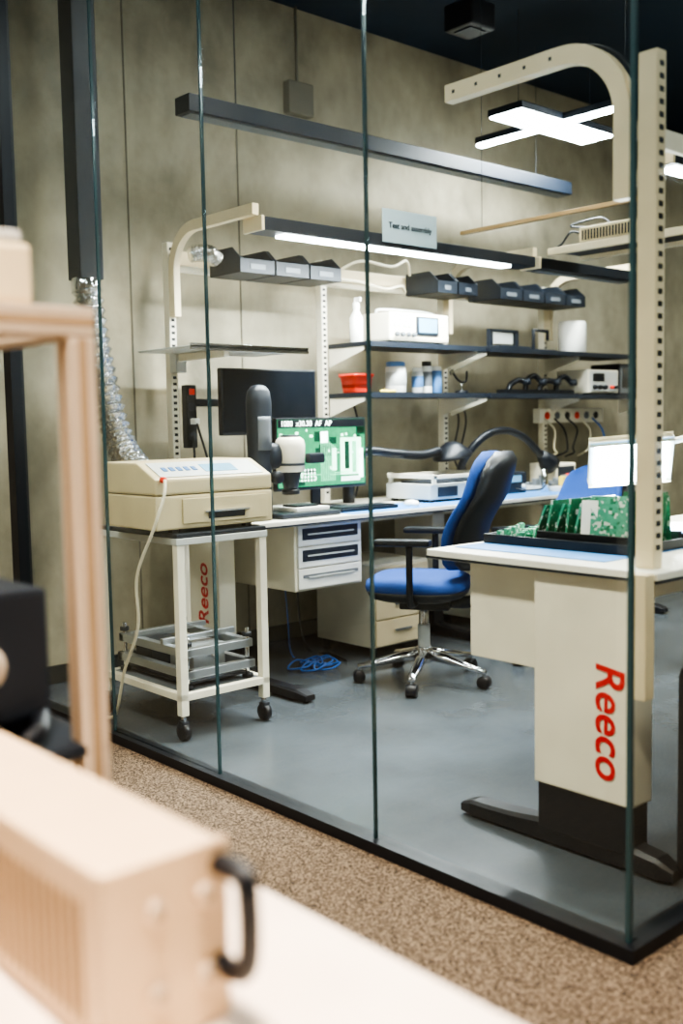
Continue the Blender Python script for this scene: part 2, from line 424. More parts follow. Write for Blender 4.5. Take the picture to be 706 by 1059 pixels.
def shelf(name, x0, x1, y0, y1, z, m='navy', brk=()):
    g = G(name, ((x0+x1)/2,(y0+y1)/2,z))
    g.box('board', (x0,x1), (y0,y1), (z-0.025,z), m, 0.003)
    g.box('lip', (x1-0.006,x1+0.002), (y0,y1), (z-0.030,z), 'dkgrey', 0.001)
    for k,y in enumerate(brk):
        bm = bmesh.new()
        a = [(x0,z-0.026),(x1-0.05,z-0.026),(x1-0.05,z-0.045),(x0,z-0.13)]
        v0 = [bm.verts.new((p[0],y-0.004,p[1])) for p in a]; v1 = [bm.verts.new((p[0],y+0.004,p[1])) for p in a]
        bm.faces.new(v0); bm.faces.new(v1)
        for i in range(4): bm.faces.new((v0[i],v0[(i+1)%4],v1[(i+1)%4],v1[i]))
        g.add('bracket_%d'%k, bm, 'white')
    return g
SX0,SX1 = -4.50,-4.16
ZU,ZL = 1.70,1.42
shelf('wall_shelf', SX0,SX1, 3.93,4.90, ZU, 'navy', (3.94,4.88))
shelf('wall_shelf', SX0,SX1, 4.95,6.55, ZU, 'navy', (4.97,5.93))
shelf('wall_shelf', SX0,SX1, 3.93,4.90, ZL, 'navy', (3.94,4.88))
shelf('wall_shelf', SX0,SX1, 4.95,6.9, ZL, 'navy', (4.97,5.93,6.85))
g = G('instrument_shelf', (-4.25,3.0,1.62))
g.box('plate', (-4.48,-4.02), (2.68,3.38), (1.612,1.622), 'lgrey', 0.002)
g.box('lip', (-4.03,-4.02), (2.68,3.38), (1.60,1.632), 'chrome', 0.001)
g.box('arm', (-4.50,-4.05), (2.885,2.915), (1.575,1.611), 'white')
g.box('clamp', (-4.50,-4.44), (2.87,2.93), (1.52,1.64), 'lgrey')
g.boxes('tray_contents', [((-4.40,-4.25),(2.95,3.1),(1.622,1.65)),((-4.42,-4.30),(3.15,3.25),(1.622,1.66))], 'chrome', 0.004)

def bins(name, y0, n, w=0.215):
    g = G(name, (-4.35,y0,2.05))
    for i in range(n):
        a = y0+i*(w+0.012); b = a+w; x0,x1 = -4.485,-4.22; z0,z1 = 2.01,2.14
        t = 0.006
        bm = bmesh.new()
        L = [((x0,x1),(a,b),(z0,z0+t)),((x0,x0+t),(a,b),(z0,z1)),((x1-t,x1),(a,b),(z0,z0+0.07))]
        g.boxes('bin_%d'%i, L, 'dkgrey', 0.0015)
        for s_,(ya,yb) in enumerate(((a,a+t),(b-t,b))):
            pf = [(x0,z0),(x1,z0),(x1,z0+0.07),(x1-0.07,z1),(x0,z1)]
            v0 = [bm.verts.new((p[0],ya,p[1])) for p in pf]; v1 = [bm.verts.new((p[0],yb,p[1])) for p in pf]
            bm.faces.new(v0); bm.faces.new(v1)
            for k in range(5): bm.faces.new((v0[k],v0[(k+1)%5],v1[(k+1)%5],v1[k]))
        g.add('bin_sides_%d'%i, bm, 'dkgrey')
        g.box('label_slot_%d'%i, (x1,x1+0.003), (a+0.06,b-0.06), (z0+0.020,z0+0.045), 'grey', 0)
bins('storage_bin_row', 3.12, 3)
bins('storage_bin_row', 4.55, 2, 0.17)
bins('storage_bin_row', 5.12, 4)
g = G('cable_bundle', (-4.4,4.2,2.16))
g.tube('cable_1', [(-4.45,3.95,2.10),(-4.40,4.1,2.17),(-4.35,4.3,2.15),(-4.38,4.45,2.20),(-4.44,4.54,2.13)], 0.008, 'cablebeige')
g.tube('cable_2', [(-4.44,3.85,2.06),(-4.38,4.05,2.05),(-4.35,4.25,2.02),(-4.38,4.40,2.05),(-4.44,4.50,2.03)], 0.008, 'cablebeige')
g = G('exhaust_hose', (-4.42,3.0,2.10))
g.tube('hose', [(-4.40,2.94,2.10),(-4.38,3.0,2.11),(-4.38,3.05,2.11),(-4.40,3.10,2.09)], 0.04, 'foil', seg=14, res=8, ribs=0.1)

# --- items on the upper shelf
g = G('spray_bottle', (-4.32,3.985,ZU))
g.cyl('body', (-4.32,3.985,ZU), (-4.32,3.985,ZU+0.25), 0.03, 'bottle', prof=[(0,0.034),(0.02,0.038),(0.55,0.038),(0.72,0.016),(0.75,0.02),(0.88,0.02),(0.9,0.01),(1,0.008)])
g.box('nozzle', (-4.33,-4.28), (3.977,3.993), (ZU+0.225,ZU+0.25), 'bottle', 0.004)

g = G('bench_power_meter', (-4.32,4.4,ZU))
g.box('case', (-4.44,-4.20), (4.13,4.62), (ZU+0.012,ZU+0.175), 'white', 0.016)
g.box('bezel', (-4.204,-4.19), (4.34,4.52), (ZU+0.05,ZU+0.155), 'dkgrey', 0.004)
g.box('screen', (-4.191,-4.187), (4.355,4.505), (ZU+0.065,ZU+0.145), 'lcd', 0)
for k in range(4): g.cyl('knob_%d'%k, (-4.20,4.18+k*0.045,ZU+0.05), (-4.18,4.18+k*0.045,ZU+0.05), 0.013, 'grey')
g.boxes('buttons', [((-4.202,-4.196),(4.16+0.04*k,4.185+0.04*k),(ZU+0.09,ZU+0.11)) for k in range(4)], 'lgrey')
g.boxes('feet', [((-4.42,-4.38),(y,y+0.04),(ZU,ZU+0.014)) for y in (4.16,4.55)]+[((-4.26,-4.22),(y,y+0.04),(ZU,ZU+0.014)) for y in (4.16,4.55)], 'black')
g.tube('carry_handle', [(-4.32,4.14,ZU+0.16),(-4.32,4.18,ZU+0.195),(-4.32,4.57,ZU+0.195),(-4.32,4.61,ZU+0.16)], 0.008, 'lgrey')
g.box('side_port', (-4.36,-4.28), (4.618,4.64), (ZU+0.03,ZU+0.10), 'dkgrey', 0.004)

g = G('paper_towel_roll', (-4.34,6.0,ZU))
g.cyl('roll', (-4.33,6.02,ZU), (-4.33,6.02,ZU+0.22), 0.095, 'bottle', seg=32)
g.cyl('core', (-4.33,6.02,ZU+0.218), (-4.33,6.02,ZU+0.222), 0.025, 'dkgrey')
g = G('test_fixture', (-4.3,5.25,ZU))
g.box('base', (-4.42,-4.2), (5.08,5.40), (ZU,ZU+0.02), 'dkgrey')
g.boxes('uprights', [((-4.32,-4.29),(5.10,5.125),(ZU+0.02,ZU+0.13)),((-4.32,-4.29),(5.36,5.385),(ZU+0.02,ZU+0.13)),((-4.32,-4.29),(5.10,5.385),(ZU+0.115,ZU+0.13))], 'dkgrey', 0.003)
g.box('board', (-4.31,-4.30), (5.15,5.34), (ZU+0.04,ZU+0.11), 'lgrey', 0.002)
g = G('desk_clamp', (-4.3,5.62,ZU))
g.tube('frame', [(-4.3,5.55,ZU+0.01),(-4.3,5.55,ZU+0.14),(-4.3,5.70,ZU+0.14),(-4.3,5.70,ZU+0.08)], 0.012, 'dkgrey', smoothp=False)
g.box('pad', (-4.34,-4.26), (5.50,5.74), (ZU,ZU+0.015), 'dkgrey')

# --- items on the lower shelf
g = G('parts_bucket', (-4.38,4.01,ZL))
def rrect(cx,cy,z,a,b,n=24,p=5):
    R = []
    for k in range(n):
        t = 2*math.pi*k/n
        R.append((cx+math.copysign(abs(math.cos(t))**(2/p),math.cos(t))*a, cy+math.copysign(abs(math.sin(t))**(2/p),math.sin(t))*b, z))
    return R
bx,by = -4.36,4.015
g.loft('body', [rrect(bx,by,ZL+z_,a_,a_) for z_,a_ in ((0,0.058),(0.01,0.062),(0.09,0.074),(0.092,0.082),(0.108,0.082),(0.108,0.074),(0.03,0.066))], 'red')
def jar(name, y, r, h, m, cap, lab=None, x=-4.30):
    g = G(name, (x,y,ZL))
    g.cyl('body', (x,y,ZL), (x,y,ZL+h*0.85), r, m)
    g.cyl('cap', (x,y,ZL+h*0.85), (x,y,ZL+h), r*0.9, cap)
    if lab: g.cyl('label', (x,y,ZL+h*0.2), (x,y,ZL+h*0.7), r*1.02, lab)
jar('storage_jar', 4.27, 0.060, 0.18, 'bottle', 'label', 'lgrey')
jar('solvent_bottle', 4.45, 0.034, 0.15, 'lgrey', 'bottle', 'label')
jar('aerosol_can', 4.53, 0.032, 0.19, 'bottle', 'black', 'grey')
jar('flux_bottle', 4.61, 0.035, 0.16, 'label', 'bottle')
g = G('marker_pen', (-4.25,4.13,ZL))
g.cyl('pen', (-4.25,4.10,ZL+0.009), (-4.22,4.19,ZL+0.009), 0.008, 'yellow', seg=10)
g = G('helping_hand_stand', (-4.3,4.84,ZL))
g.cyl('base', (-4.3,4.84,ZL), (-4.3,4.84,ZL+0.02), 0.04, 'black')
g.cyl('stem', (-4.3,4.84,ZL+0.02), (-4.3,4.84,ZL+0.07), 0.006, 'chrome')
g.tube('left_arm', [(-4.3,4.84,ZL+0.07),(-4.3,4.80,ZL+0.09),(-4.3,4.76,ZL+0.13)], 0.007, 'black')
g.tube('right_arm', [(-4.3,4.84,ZL+0.07),(-4.3,4.88,ZL+0.08),(-4.3,4.89,ZL+0.14)], 0.007, 'black')
g.obox('clip', (-4.3,4.75,ZL+0.13), (0.012,0,0), (0,0.03,0.02), (0,-0.01,0.02), 'chrome', 0.001)
g = G('board_holder', (-4.3,5.55,ZL))
g.box('rail', (-4.34,-4.24), (5.22,5.92), (ZL,ZL+0.03), 'black')
for k,y in enumerate((5.28,5.45,5.6,5.78)):
    g.tube('jaw_%d'%k, [(-4.29,y,ZL+0.02),(-4.29,y+0.02,ZL+0.06+0.03*(k%2)),(-4.27,y+0.07,ZL+0.09+0.03*(k%2)),(-4.25,y+0.12,ZL+0.08)], 0.018, 'black')
    g.cyl('knob_%d'%k, (-4.25,y+0.11,ZL+0.08), (-4.21,y+0.12,ZL+0.08), 0.022, 'dkgrey')
g = G('bench_power_supply', (-4.3,6.2,ZL))
g.box('case', (-4.46,-4.20), (6.02,6.38), (ZL+0.01,ZL+0.17), 'white', 0.006)
g.box('face', (-4.202,-4.194), (6.04,6.36), (ZL+0.02,ZL+0.16), 'lgrey', 0.002)
g.box('display', (-4.195,-4.19), (6.07,6.2), (ZL+0.09,ZL+0.145), 'black', 0)
for k in range(3): g.cyl('knob_%d'%k, (-4.195,6.08+k*0.06,ZL+0.05), (-4.17,6.08+k*0.06,ZL+0.05), 0.016, 'black')
for k in range(2): g.cyl('terminal_%d'%k, (-4.195,6.28+k*0.05,ZL+0.05), (-4.17,6.28+k*0.05,ZL+0.05), 0.012, ('red','black')[k])
g.boxes('feet', [((-4.44,-4.4),(y,y+0.03),(ZL,ZL+0.012)) for y in (6.05,6.32)]+[((-4.26,-4.22),(y,y+0.03),(ZL,ZL+0.012)) for y in (6.05,6.32)], 'black')
g = G('oscilloscope', (-4.3,6.6,ZL))
g.box('case', (-4.46,-4.22), (6.42,6.85), (ZL,ZL+0.22), 'dkgrey', 0.01)
g.box('face', (-4.222,-4.212), (6.43,6.84), (ZL+0.01,ZL+0.21), 'grey', 0.003)
g.box('screen', (-4.213,-4.207), (6.45,6.66), (ZL+0.05,ZL+0.19), 'screen_off', 0)
g.boxes('buttons', [((-4.213,-4.205),(6.69+0.045*i,6.715+0.045*i),(ZL+0.03+0.045*j,ZL+0.05+0.045*j)) for i in range(3) for j in range(4)], 'lgrey')
g = G('power_socket_rail', (-4.47,6.15,1.28))
g.box('body', (-4.50,-4.44), (5.80,6.55), (1.23,1.33), 'white', 0.006)
for k in range(6): g.cyl('socket_%d'%k, (-4.442,5.88+k*0.115,1.28), (-4.432,5.88+k*0.115,1.28), 0.025, ('red','grey','black','red','grey','black')[k])
for k,(y,m_) in enumerate(((5.84,'cablebeige'),(5.95,'black'),(6.1,'black'),(6.25,'cablebeige'),(6.4,'cableblue'))):
    g.tube('cord_%d'%k, [(-4.43,y,1.26),(-4.36,y+0.02,1.18),(-4.35,y+0.05*math.sin(k*2.1),1.06),(-4.36,y+0.04*math.cos(k),1.02),(-4.46,y+0.02,0.99)], 0.0065, m_, seg=6)
g = G('hanging_cords', (-4.5,5.3,1.38))
for k,y in enumerate((4.10,4.98,5.05)):
    g.tube('cord_%d'%k, [(-4.49,y,1.39),(-4.47,y+0.02,1.25),(-4.48,y-0.02,1.05),(-4.46,y+0.01,0.92),(-4.48,y,0.815)], 0.006, 'black', seg=6)

g = G('power_strip', (-4.49,2.96,1.3))
g.box('body', (-4.503,-4.455), (2.935,2.995), (1.14,1.46), 'black', 0.006)
g.box('switch', (-4.456,-4.448), (2.95,2.98), (1.41,1.44), 'red', 0.002)
for k in range(3):
    g.cyl('socket_%d'%k, (-4.456,2.965,1.20+k*0.075), (-4.452,2.965,1.20+k*0.075), 0.022, 'dkgrey')
g.box('plug', (-4.452,-4.41), (2.95,2.98), (1.26,1.29), 'bottle', 0.004)
g.tube('cord_1', [(-4.42,2.965,1.275),(-4.38,2.97,1.18),(-4.36,3.0,1.05),(-4.36,3.06,0.9),(-4.40,3.12,0.81)], 0.006, 'black')
g.tube('cord_2', [(-4.45,2.965,1.20),(-4.42,2.95,1.05),(-4.40,2.93,0.92),(-4.42,2.92,0.81)], 0.006, 'black')

# --- monitors
def monitor(name, x, y0, y1, z0, z1, zb, m, stand=True):
    yc = (y0+y1)/2
    g = G(name, (x,yc,zb))
    g.box('shell', (x-0.035,x), (y0,y1), (z0,z1), 'black', 0.006)
    g.box('rear_bulge', (x-0.06,x-0.03), (y0+0.12,y1-0.12), (z0+0.07,z1-0.07), 'black', 0.01)
    g.box('display', (x-0.001,x+0.002), (y0+0.01,y1-0.01), (z0+0.018,z1-0.01), m, 0)
    if stand:
        g.box('neck', (x-0.075,x-0.055), (yc-0.03,yc+0.03), (zb+0.015,(z0+z1)/2), 'black', 0.004)
        g.box('foot', (x-0.15,x+0.06), (yc-0.12,yc+0.12), (zb,zb+0.015), 'black', 0.005)
    return g
g = monitor('monitor', -4.30, 3.04, 3.66, 1.20, 1.54, HB, 'screen_off', stand=False)
g.box('arm_horizontal', (-4.50,-4.35), (3.33,3.37), (1.35,1.39), 'dkgrey')
g.box('arm_beam', (-4.503,-4.47), (2.995,3.40), (1.35,1.39), 'dkgrey')
g = monitor('monitor', -4.20, 3.30, 3.93, 0.905, 1.285, HB, 'px_mid')
# picture on the display: a magnified circuit board (traces, pads, components) under a caption bar
YA,YB,ZA,ZB = 3.312,3.918,0.925,1.232
rs = random.Random(11); L = {k:[] for k in ('px_dark','px_light','px_pale','px_white')}
def px(k, y, z, w_, h_, lay):
    y2 = min(YB,y+w_); z2 = min(ZB,z+h_)
    if y2 > y and z2 > z: L[k].append(((-4.198,-4.1975+lay*0.0003),(y,y2),(z,z2)))
for i in range(14): px('px_dark', rs.uniform(YA,YB-0.05), rs.uniform(ZA,ZB-0.03), rs.uniform(0.04,0.13), rs.uniform(0.02,0.07), 1)
for i in range(9):
    y = 3.60+0.012*i; px('px_light', y, ZA+0.02, 0.005, 0.25-0.008*i, 2)
for i in range(14): px('px_light', rs.uniform(YA,3.75), rs.uniform(ZA,ZB-0.02), rs.uniform(0.03,0.12), 0.005, 2)
for i in range(6):
    for j in range(4): px('px_white', 3.44+0.022*i, 0.95+0.018*j, 0.010, 0.010, 3)
px('px_pale', 3.74, ZA+0.05, 0.15, 0.20, 2); px('px_dark', 3.77, ZA+0.08, 0.035, 0.15, 3); px('px_light', 3.825, ZA+0.06, 0.03, 0.17, 3)
px('px_white', 3.60, 1.15, 0.05, 0.06, 3); px('px_pale', 3.68, 1.0, 0.03, 0.12, 3); px('px_white', 3.875, ZA+0.03, 0.03, 0.16, 3)
for i in range(10): px('px_white', 3.745+0.014*i, ZA+0.015, 0.008, 0.025, 3)
for i in range(22): px('px_pale', rs.uniform(YA,YB-0.02), rs.uniform(ZA,ZB-0.02), rs.uniform(0.008,0.022), rs.uniform(0.006,0.018), 4)
for k,v in L.items(): g.boxes('image_'+k[3:], v, k)
g.box('overlay_bar', (-4.198,-4.1965), (3.312,3.918), (1.233,1.274), 'black', 0)
g.text('overlay_text', '1080  x30.30  AF  AP', (-4.196,3.33,1.253), (0,1,0), (0,0,1), 0.040, 'px_white', align='LEFT')

# --- inspection microscope
g = G('inspection_microscope', (-3.97,3.2,HB))
g.box('base', (-4.12,-3.84), (3.05,3.42), (HB,HB+0.025), 'dkgrey', 0.008)
g.box('stage', (-4.07,-3.88), (3.17,3.38), (HB+0.025,HB+0.045), 'bottle', 0.005)
g.box('stage_plate', (-4.03,-3.92), (3.20,3.34), (HB+0.045,HB+0.055), 'black', 0.002)
def ering(c, a, b, n=20, ax='xy', p=2.5):
    R = []
    for k in range(n):
        t = 2*math.pi*k/n; cx = math.copysign(abs(math.cos(t))**(2/p), math.cos(t))*a; sy = math.copysign(abs(math.sin(t))**(2/p), math.sin(t))*b
        if ax == 'xy': R.append((c[0]+cx,c[1]+sy,c[2]))
        elif ax == 'yz': R.append((c[0],c[1]+cx,c[2]+sy))
        else: R.append((c[0]+cx,c[1],c[2]+sy))
    return R
cx,cy = -3.97,3.02
g.loft('column', [ering((cx,cy,z),a,b) for z,a,b in ((HB+0.0,0.05,0.055),(1.0,0.045,0.055),(1.2,0.048,0.062),(1.36,0.048,0.064),(1.41,0.042,0.056),(1.435,0.028,0.035),(1.442,0.008,0.01))], 'dkgrey')
g.loft('column_inlay', [ering((cx+0.02,cy-0.0,z),0.033,0.045) for z in (1.13,1.20,1.27,1.29)], 'grey')
g.loft('arm', [ering((cx,y,1.10),0.045,h,ax='xz') for y,h in ((3.05,0.07),(3.10,0.065),(3.15,0.055))], 'dkgrey')
g.cyl('head', (-3.95,3.19,1.02), (-3.95,3.19,1.19), 0.065, 'white', prof=[(0,0.062),(0.04,0.070),(0.75,0.074),(0.92,0.068),(1,0.05)], seg=28)
g.cyl('head_cap', (-3.95,3.19,1.185), (-3.95,3.19,1.20), 0.048, 'dkgrey')
g.cyl('head_band', (-3.95,3.19,1.05), (-3.95,3.19,1.065), 0.073, 'dkgrey')
g.cyl('lens_barrel', (-3.95,3.19,0.93), (-3.95,3.19,1.025), 0.034, 'dkgrey', r2=0.055)
g.cyl('ring_light', (-3.95,3.19,0.91), (-3.95,3.19,0.935), 0.044, 'black')
g.cyl('focus_knob', (-3.91,3.06,1.0), (-3.87,3.06,1.0), 0.03, 'black')
g.box('handle', (-3.90,-3.86), (3.24,3.34), (1.06,1.11), 'dkgrey', 0.01)

g = G('computer_keyboard', (-3.93,3.62,HM))
g.box('case', (-4.02,-3.88), (3.46,3.86), (HM,HM+0.018), 'black', 0.004)
g.boxes('keys', [((-4.01+0.024*i,-3.99+0.024*i),(3.475+0.022*j,3.493+0.022*j),(HM+0.017,HM+0.024)) for i in range(5) for j in range(17)], 'dkgrey')
g = G('computer_mouse', (-3.9,3.98,HM))
g.loft('body', [rrect(-3.9,3.98,HM+z_,a_,b_,20,2.6) for z_,a_,b_ in ((0,0.045,0.028),(0.012,0.05,0.031),(0.026,0.038,0.024),(0.033,0.018,0.012))], 'bottle')

g = G('pcb_preheater', (-4.1,4.45,HM))
g.box('base', (-4.30,-3.95), (4.18,4.74), (HM+0.015,HM+0.10), 'lgrey', 0.006)
g.boxes('feet', [((x,x+0.03),(y,y+0.03),(HM,HM+0.016)) for x in (-4.28,-4.0) for y in (4.2,4.69)], 'black')
g.boxes('rails', [((-4.31,-3.94),(4.20,4.225),(HM+0.13,HM+0.155)),((-4.31,-3.94),(4.69,4.715),(HM+0.13,HM+0.155)),((-4.31,-4.29),(4.2,4.71),(HM+0.13,HM+0.15)),((-3.96,-3.94),(4.2,4.71),(HM+0.13,HM+0.15))]
        +[((x,x+0.02),(y,y+0.02),(HM+0.10,HM+0.13)) for x in (-4.3,-3.96) for y in (4.2,4.69)], 'white', 0.002)
g.box('heater_plate', (-4.25,-4.0), (4.25,4.66), (HM+0.10,HM+0.112), 'dkgrey', 0.003)
g.box('control', (-3.952,-3.945), (4.24,4.4), (HM+0.03,HM+0.085), 'dkgrey', 0)
g.cyl('knob', (-3.95,4.55,HM+0.055), (-3.93,4.55,HM+0.055), 0.018, 'black')

g = G('fume_extractor_arm', (-4.38,3.96,HB))
g.cyl('mount', (-4.38,3.96,HB), (-4.38,3.96,HB+0.12), 0.035, 'black')
g.tube('hose', [(-4.38,3.96,HB+0.1),(-4.33,3.95,1.0),(-4.25,3.98,1.09),(-4.2,4.15,1.075),(-4.18,4.35,1.06),(-4.18,4.5,1.08)], 0.026, 'black', seg=14, res=12, ribs=0.05)
g.cyl('hood', (-4.18,4.62,1.04), (-4.18,4.60,1.13), 0.10, 'black', prof=[(0,0.12),(0.15,0.12),(0.5,0.09),(0.8,0.06),(1,0.03)], seg=28)
g = G('fume_extractor_arm', (-4.35,4.86,HB))
g.cyl('mount', (-4.35,4.86,HB), (-4.35,4.86,HB+0.12), 0.035, 'black')
g.tube('hose', [(-4.35,4.86,HB+0.1),(-4.28,4.84,1.02),(-4.2,4.92,1.15),(-4.2,5.12,1.19),(-4.2,5.32,1.14),(-4.2,5.50,1.02)], 0.024, 'black', seg=14, res=12, ribs=0.05)
g.cyl('hood', (-4.2,5.60,0.95), (-4.2,5.50,1.03), 0.10, 'black', prof=[(0,0.07),(0.3,0.065),(0.7,0.045),(1,0.03)], seg=28)

g = G('soldering_station', (-4.15,5.1,HM))
g.box('case', (-4.25,-4.05), (4.98,5.16), (HM,HM+0.13), 'dkgrey', 0.01)
g.box('display', (-4.052,-4.045), (5.01,5.10), (HM+0.07,HM+0.11), 'lcd', 0)
g.cyl('dial', (-4.05,5.12,HM+0.04), (-4.03,5.12,HM+0.04), 0.015, 'lgrey')
g.tube('iron_cord', [(-4.05,5.05,HM+0.03),(-3.98,5.08,HM+0.02),(-3.93,5.16,HM+0.03),(-3.97,5.24,HM+0.08)], 0.005, 'black')
g.cyl('iron_stand', (-3.99,5.26,HM), (-4.0,5.27,HM+0.14), 0.025, 'chrome', r2=0.018)
g = G('parts_tray', (-4.1,5.45,HM))
g.box('tray', (-4.22,-3.9), (5.3,5.62), (HM,HM+0.03), 'lgrey', 0.004)
g.boxes('components', [((-4.2+0.06*i,-4.17+0.06*i),(5.33+0.07*j,5.37+0.07*j),(HM+0.03,HM+0.05+0.02*((i+j)%3))) for i in range(4) for j in range(4)], 'grey', 0.003)
g.box('tape_roll', (-3.99,-3.95), (5.40,5.46), (HM+0.03,HM+0.09), 'yellow', 0.01)
g = G('hot_air_station', (-4.3,5.8,HB))
g.box('case', (-4.42,-4.2), (5.66,5.88), (HB,HB+0.16), 'white', 0.008)
g.box('panel', (-4.202,-4.196), (5.68,5.86), (HB+0.03,HB+0.14), 'dkgrey', 0.003)
g.cyl('dial', (-4.197,5.77,HB+0.07), (-4.17,5.77,HB+0.07), 0.02, 'red')

def pedestal(name, y0, y1, h):
    g = G(name, (-4.15,(y0+y1)/2,0))
    g.box('carcass', (-4.42,-3.96), (y0,y1), (0.05,h), 'white', 0.004)
    n_ = 3
    for k in range(n_):
        z0 = 0.06+k*(h-0.07)/n_
        g.box('front_%d'%k, (-3.962,-3.945), (y0+0.01,y1-0.01), (z0,z0+(h-0.07)/n_-0.008), 'cream', 0.003)
        g.box('pull_%d'%k, (-3.946,-3.935), ((y0+y1)/2-0.06,(y0+y1)/2+0.06), (z0+0.07,z0+0.08), 'grey', 0.002)
    g.boxes('castors', [((x,x+0.04),(y,y+0.03),(0,0.05)) for x in (-4.4,-4.02) for y in (y0+0.02,y1-0.05)], 'black', 0.008)
pedestal('drawer_pedestal', 3.74, 4.16, 0.50)
pedestal('drawer_pedestal', 4.75, 5.19, 0.55)

g = G('floor_cable', (-4.05,3.35,0))
pts = []
for k in range(30):
    a = k*0.75; r = 0.06+0.05*math.sin(k*1.3)
    pts.append((-4.05+r*math.cos(a)*1.2+0.002*k, 3.38+r*math.sin(a)*1.3, 0.012+0.012*(k%3)))
g.tube('coil', pts, 0.005, 'cableblue', seg=6, res=5)
g.tube('tail', [(-4.05,3.42,0.012),(-4.15,3.5,0.006),(-4.3,3.46,0.006),(-4.45,3.55,0.2),(-4.5,3.56,0.6)], 0.004, 'cableblue', seg=6)
g.tube('black_cord', [(-4.5,3.66,0.6),(-4.46,3.64,0.2),(-4.36,3.62,0.008),(-4.2,3.64,0.008),(-4.0,3.58,0.008)], 0.006, 'black', seg=6)

# ------------------------------------------------------------------ trolley
g = G('equipment_trolley', (-3.75,2.41,0))
TX0,TX1,TY0,TY1,TZ = -4.06,-3.44,2.20,2.64,0.83
g.box('top', (TX0,TX1), (TY0,TY1), (TZ-0.02,TZ), 'dkgrey', 0.004)
g.box('top_lip', (TX0-0.004,TX1+0.004), (TY0-0.004,TY1+0.004), (TZ-0.045,TZ-0.018), 'lgrey', 0.003)
for i,(x,y) in enumerate(((TX0,TY0),(TX1-0.035,TY0),(TX0,TY1-0.035),(TX1-0.035,TY1-0.035))):
    g.box('leg_%d'%i, (x,x+0.035), (y,y+0.035), (0.10,TZ-0.04), 'white', 0.003)
    g.cyl('castor_stem_%d'%i, (x+0.0175,y+0.0175,0.07), (x+0.0175,y+0.0175,0.105), 0.012, 'chrome')
    g.box('castor_fork_%d'%i, (x-0.002,x+0.037), (y+0.002,y+0.033), (0.05,0.08), 'dkgrey', 0.006)
    g.cyl('castor_wheel_%d'%i, (x+0.0175,y+0.003,0.036), (x+0.0175,y+0.032,0.036), 0.036, 'black', seg=24)
z = 0.19
g.boxes('shelf_frame', [((TX0,TX1),(TY0,TY0+0.03),(z-0.03,z)),((TX0,TX1),(TY1-0.03,TY1),(z-0.03,z)),((TX0,TX0+0.03),(TY0,TY1),(z-0.03,z)),((TX1-0.03,TX1),(TY0,TY1),(z-0.03,z))], 'white', 0.003)
g.box('shelf_board', (TX0+0.02,TX1-0.02), (TY0+0.02,TY1-0.02), (z-0.015,z-0.003), 'grey', 0)
g = G('stencil_printer_frame', (-3.75,2.42,0.19))
g.box('base_plate', (-4.0,-3.50), (2.27,2.57), (0.205,0.217), 'dkgrey', 0.003)
for k,z in enumerate((0.235,0.320)):
    o = 0.015*k
    g.boxes('frame_%d'%k, [((-4.02+o,-3.47-o),(2.25,2.285),(z,z+0.035)),((-4.02+o,-3.47-o),(2.555,2.59),(z,z+0.035)),((-4.02+o,-3.985+o),(2.25,2.59),(z,z+0.035)),((-3.505-o,-3.47-o),(2.25,2.59),(z,z+0.035))], 'steel', 0.003)
g.boxes('cross_bars', [((-3.88,-3.86),(2.245,2.61),(0.355,0.38)),((-3.66,-3.64),(2.245,2.61),(0.355,0.38))], 'steel', 0.003)
for i,(x,y) in enumerate(((-3.99,2.27),(-3.50,2.27),(-3.99,2.57),(-3.50,2.57))):
    g.cyl('screw_%d'%i, (x,y,0.19), (x,y,0.40), 0.010, 'chrome', seg=10)
    g.cyl('nut_%d'%i, (x,y,0.365), (x,y,0.382), 0.020, 'dkgrey', seg=12)
    g.cyl('foot_%d'%i, (x,y,0.19), (x,y,0.207), 0.024, 'black', seg=12)
g.box('motor_block', (-3.74,-3.56), (2.34,2.50), (0.217,0.345), 'steel', 0.006)
g.box('side_block', (-3.95,-3.82), (2.30,2.46), (0.217,0.33), 'dkgrey', 0.006)
g.cyl('drive_rod', (-3.97,2.42,0.30), (-3.52,2.42,0.30), 0.010, 'chrome', seg=12)

# desktop oven
g = G('reflow_oven', (-3.66,2.42,TZ))
X0,X1,Y0,Y1 = -3.86,-3.47,2.13,2.70
Z0 = TZ+0.015
def prism(g, name, prof, y0, y1, m, bev=0.004):
    bm = bmesh.new()
    v0 = [bm.verts.new((p[0],y0,p[1])) for p in prof]; v1 = [bm.verts.new((p[0],y1,p[1])) for p in prof]
    bm.faces.new(v0); bm.faces.new(v1); k = len(prof)
    for i in range(k): bm.faces.new((v0[i],v0[(i+1)%k],v1[(i+1)%k],v1[i]))
    if bev: bmesh.ops.bevel(bm, geom=list(bm.edges), offset=bev, segments=2, profile=0.6, affect='EDGES')
    return g.add(name, bm, m)
prism(g, 'lower_case', [(X0,Z0),(X1,Z0),(X1,Z0+0.135),(X0,Z0+0.135)], Y0, Y1, 'beige', 0.008)
prism(g, 'upper_case', [(X0,Z0+0.138),(X1,Z0+0.138),(X1,Z0+0.20),(X1-0.14,Z0+0.265),(X0,Z0+0.265)], Y0, Y1, 'beige', 0.01)
a = Vector((-0.14,0,0.065)); nrm = Vector((0.065,0,0.14)).normalized()
c = Vector((X1-0.07,(Y0+Y1)/2,Z0+0.2325))+nrm*0.001
g.obox('control_panel', c, a*0.8, (0,0.50,0), nrm*0.004, 'lgrey', 0.001)
g.obox('lcd', c+nrm*0.003+Vector((0,0.06,0)), a*0.42, (0,0.16,0), nrm*0.002, 'lcd', 0)
for k in range(5): g.obox('button_%d'%k, c+nrm*0.003+Vector((0,-0.20+0.035*k,0)), a*0.2, (0,0.02,0), nrm*0.004, 'label', 0)
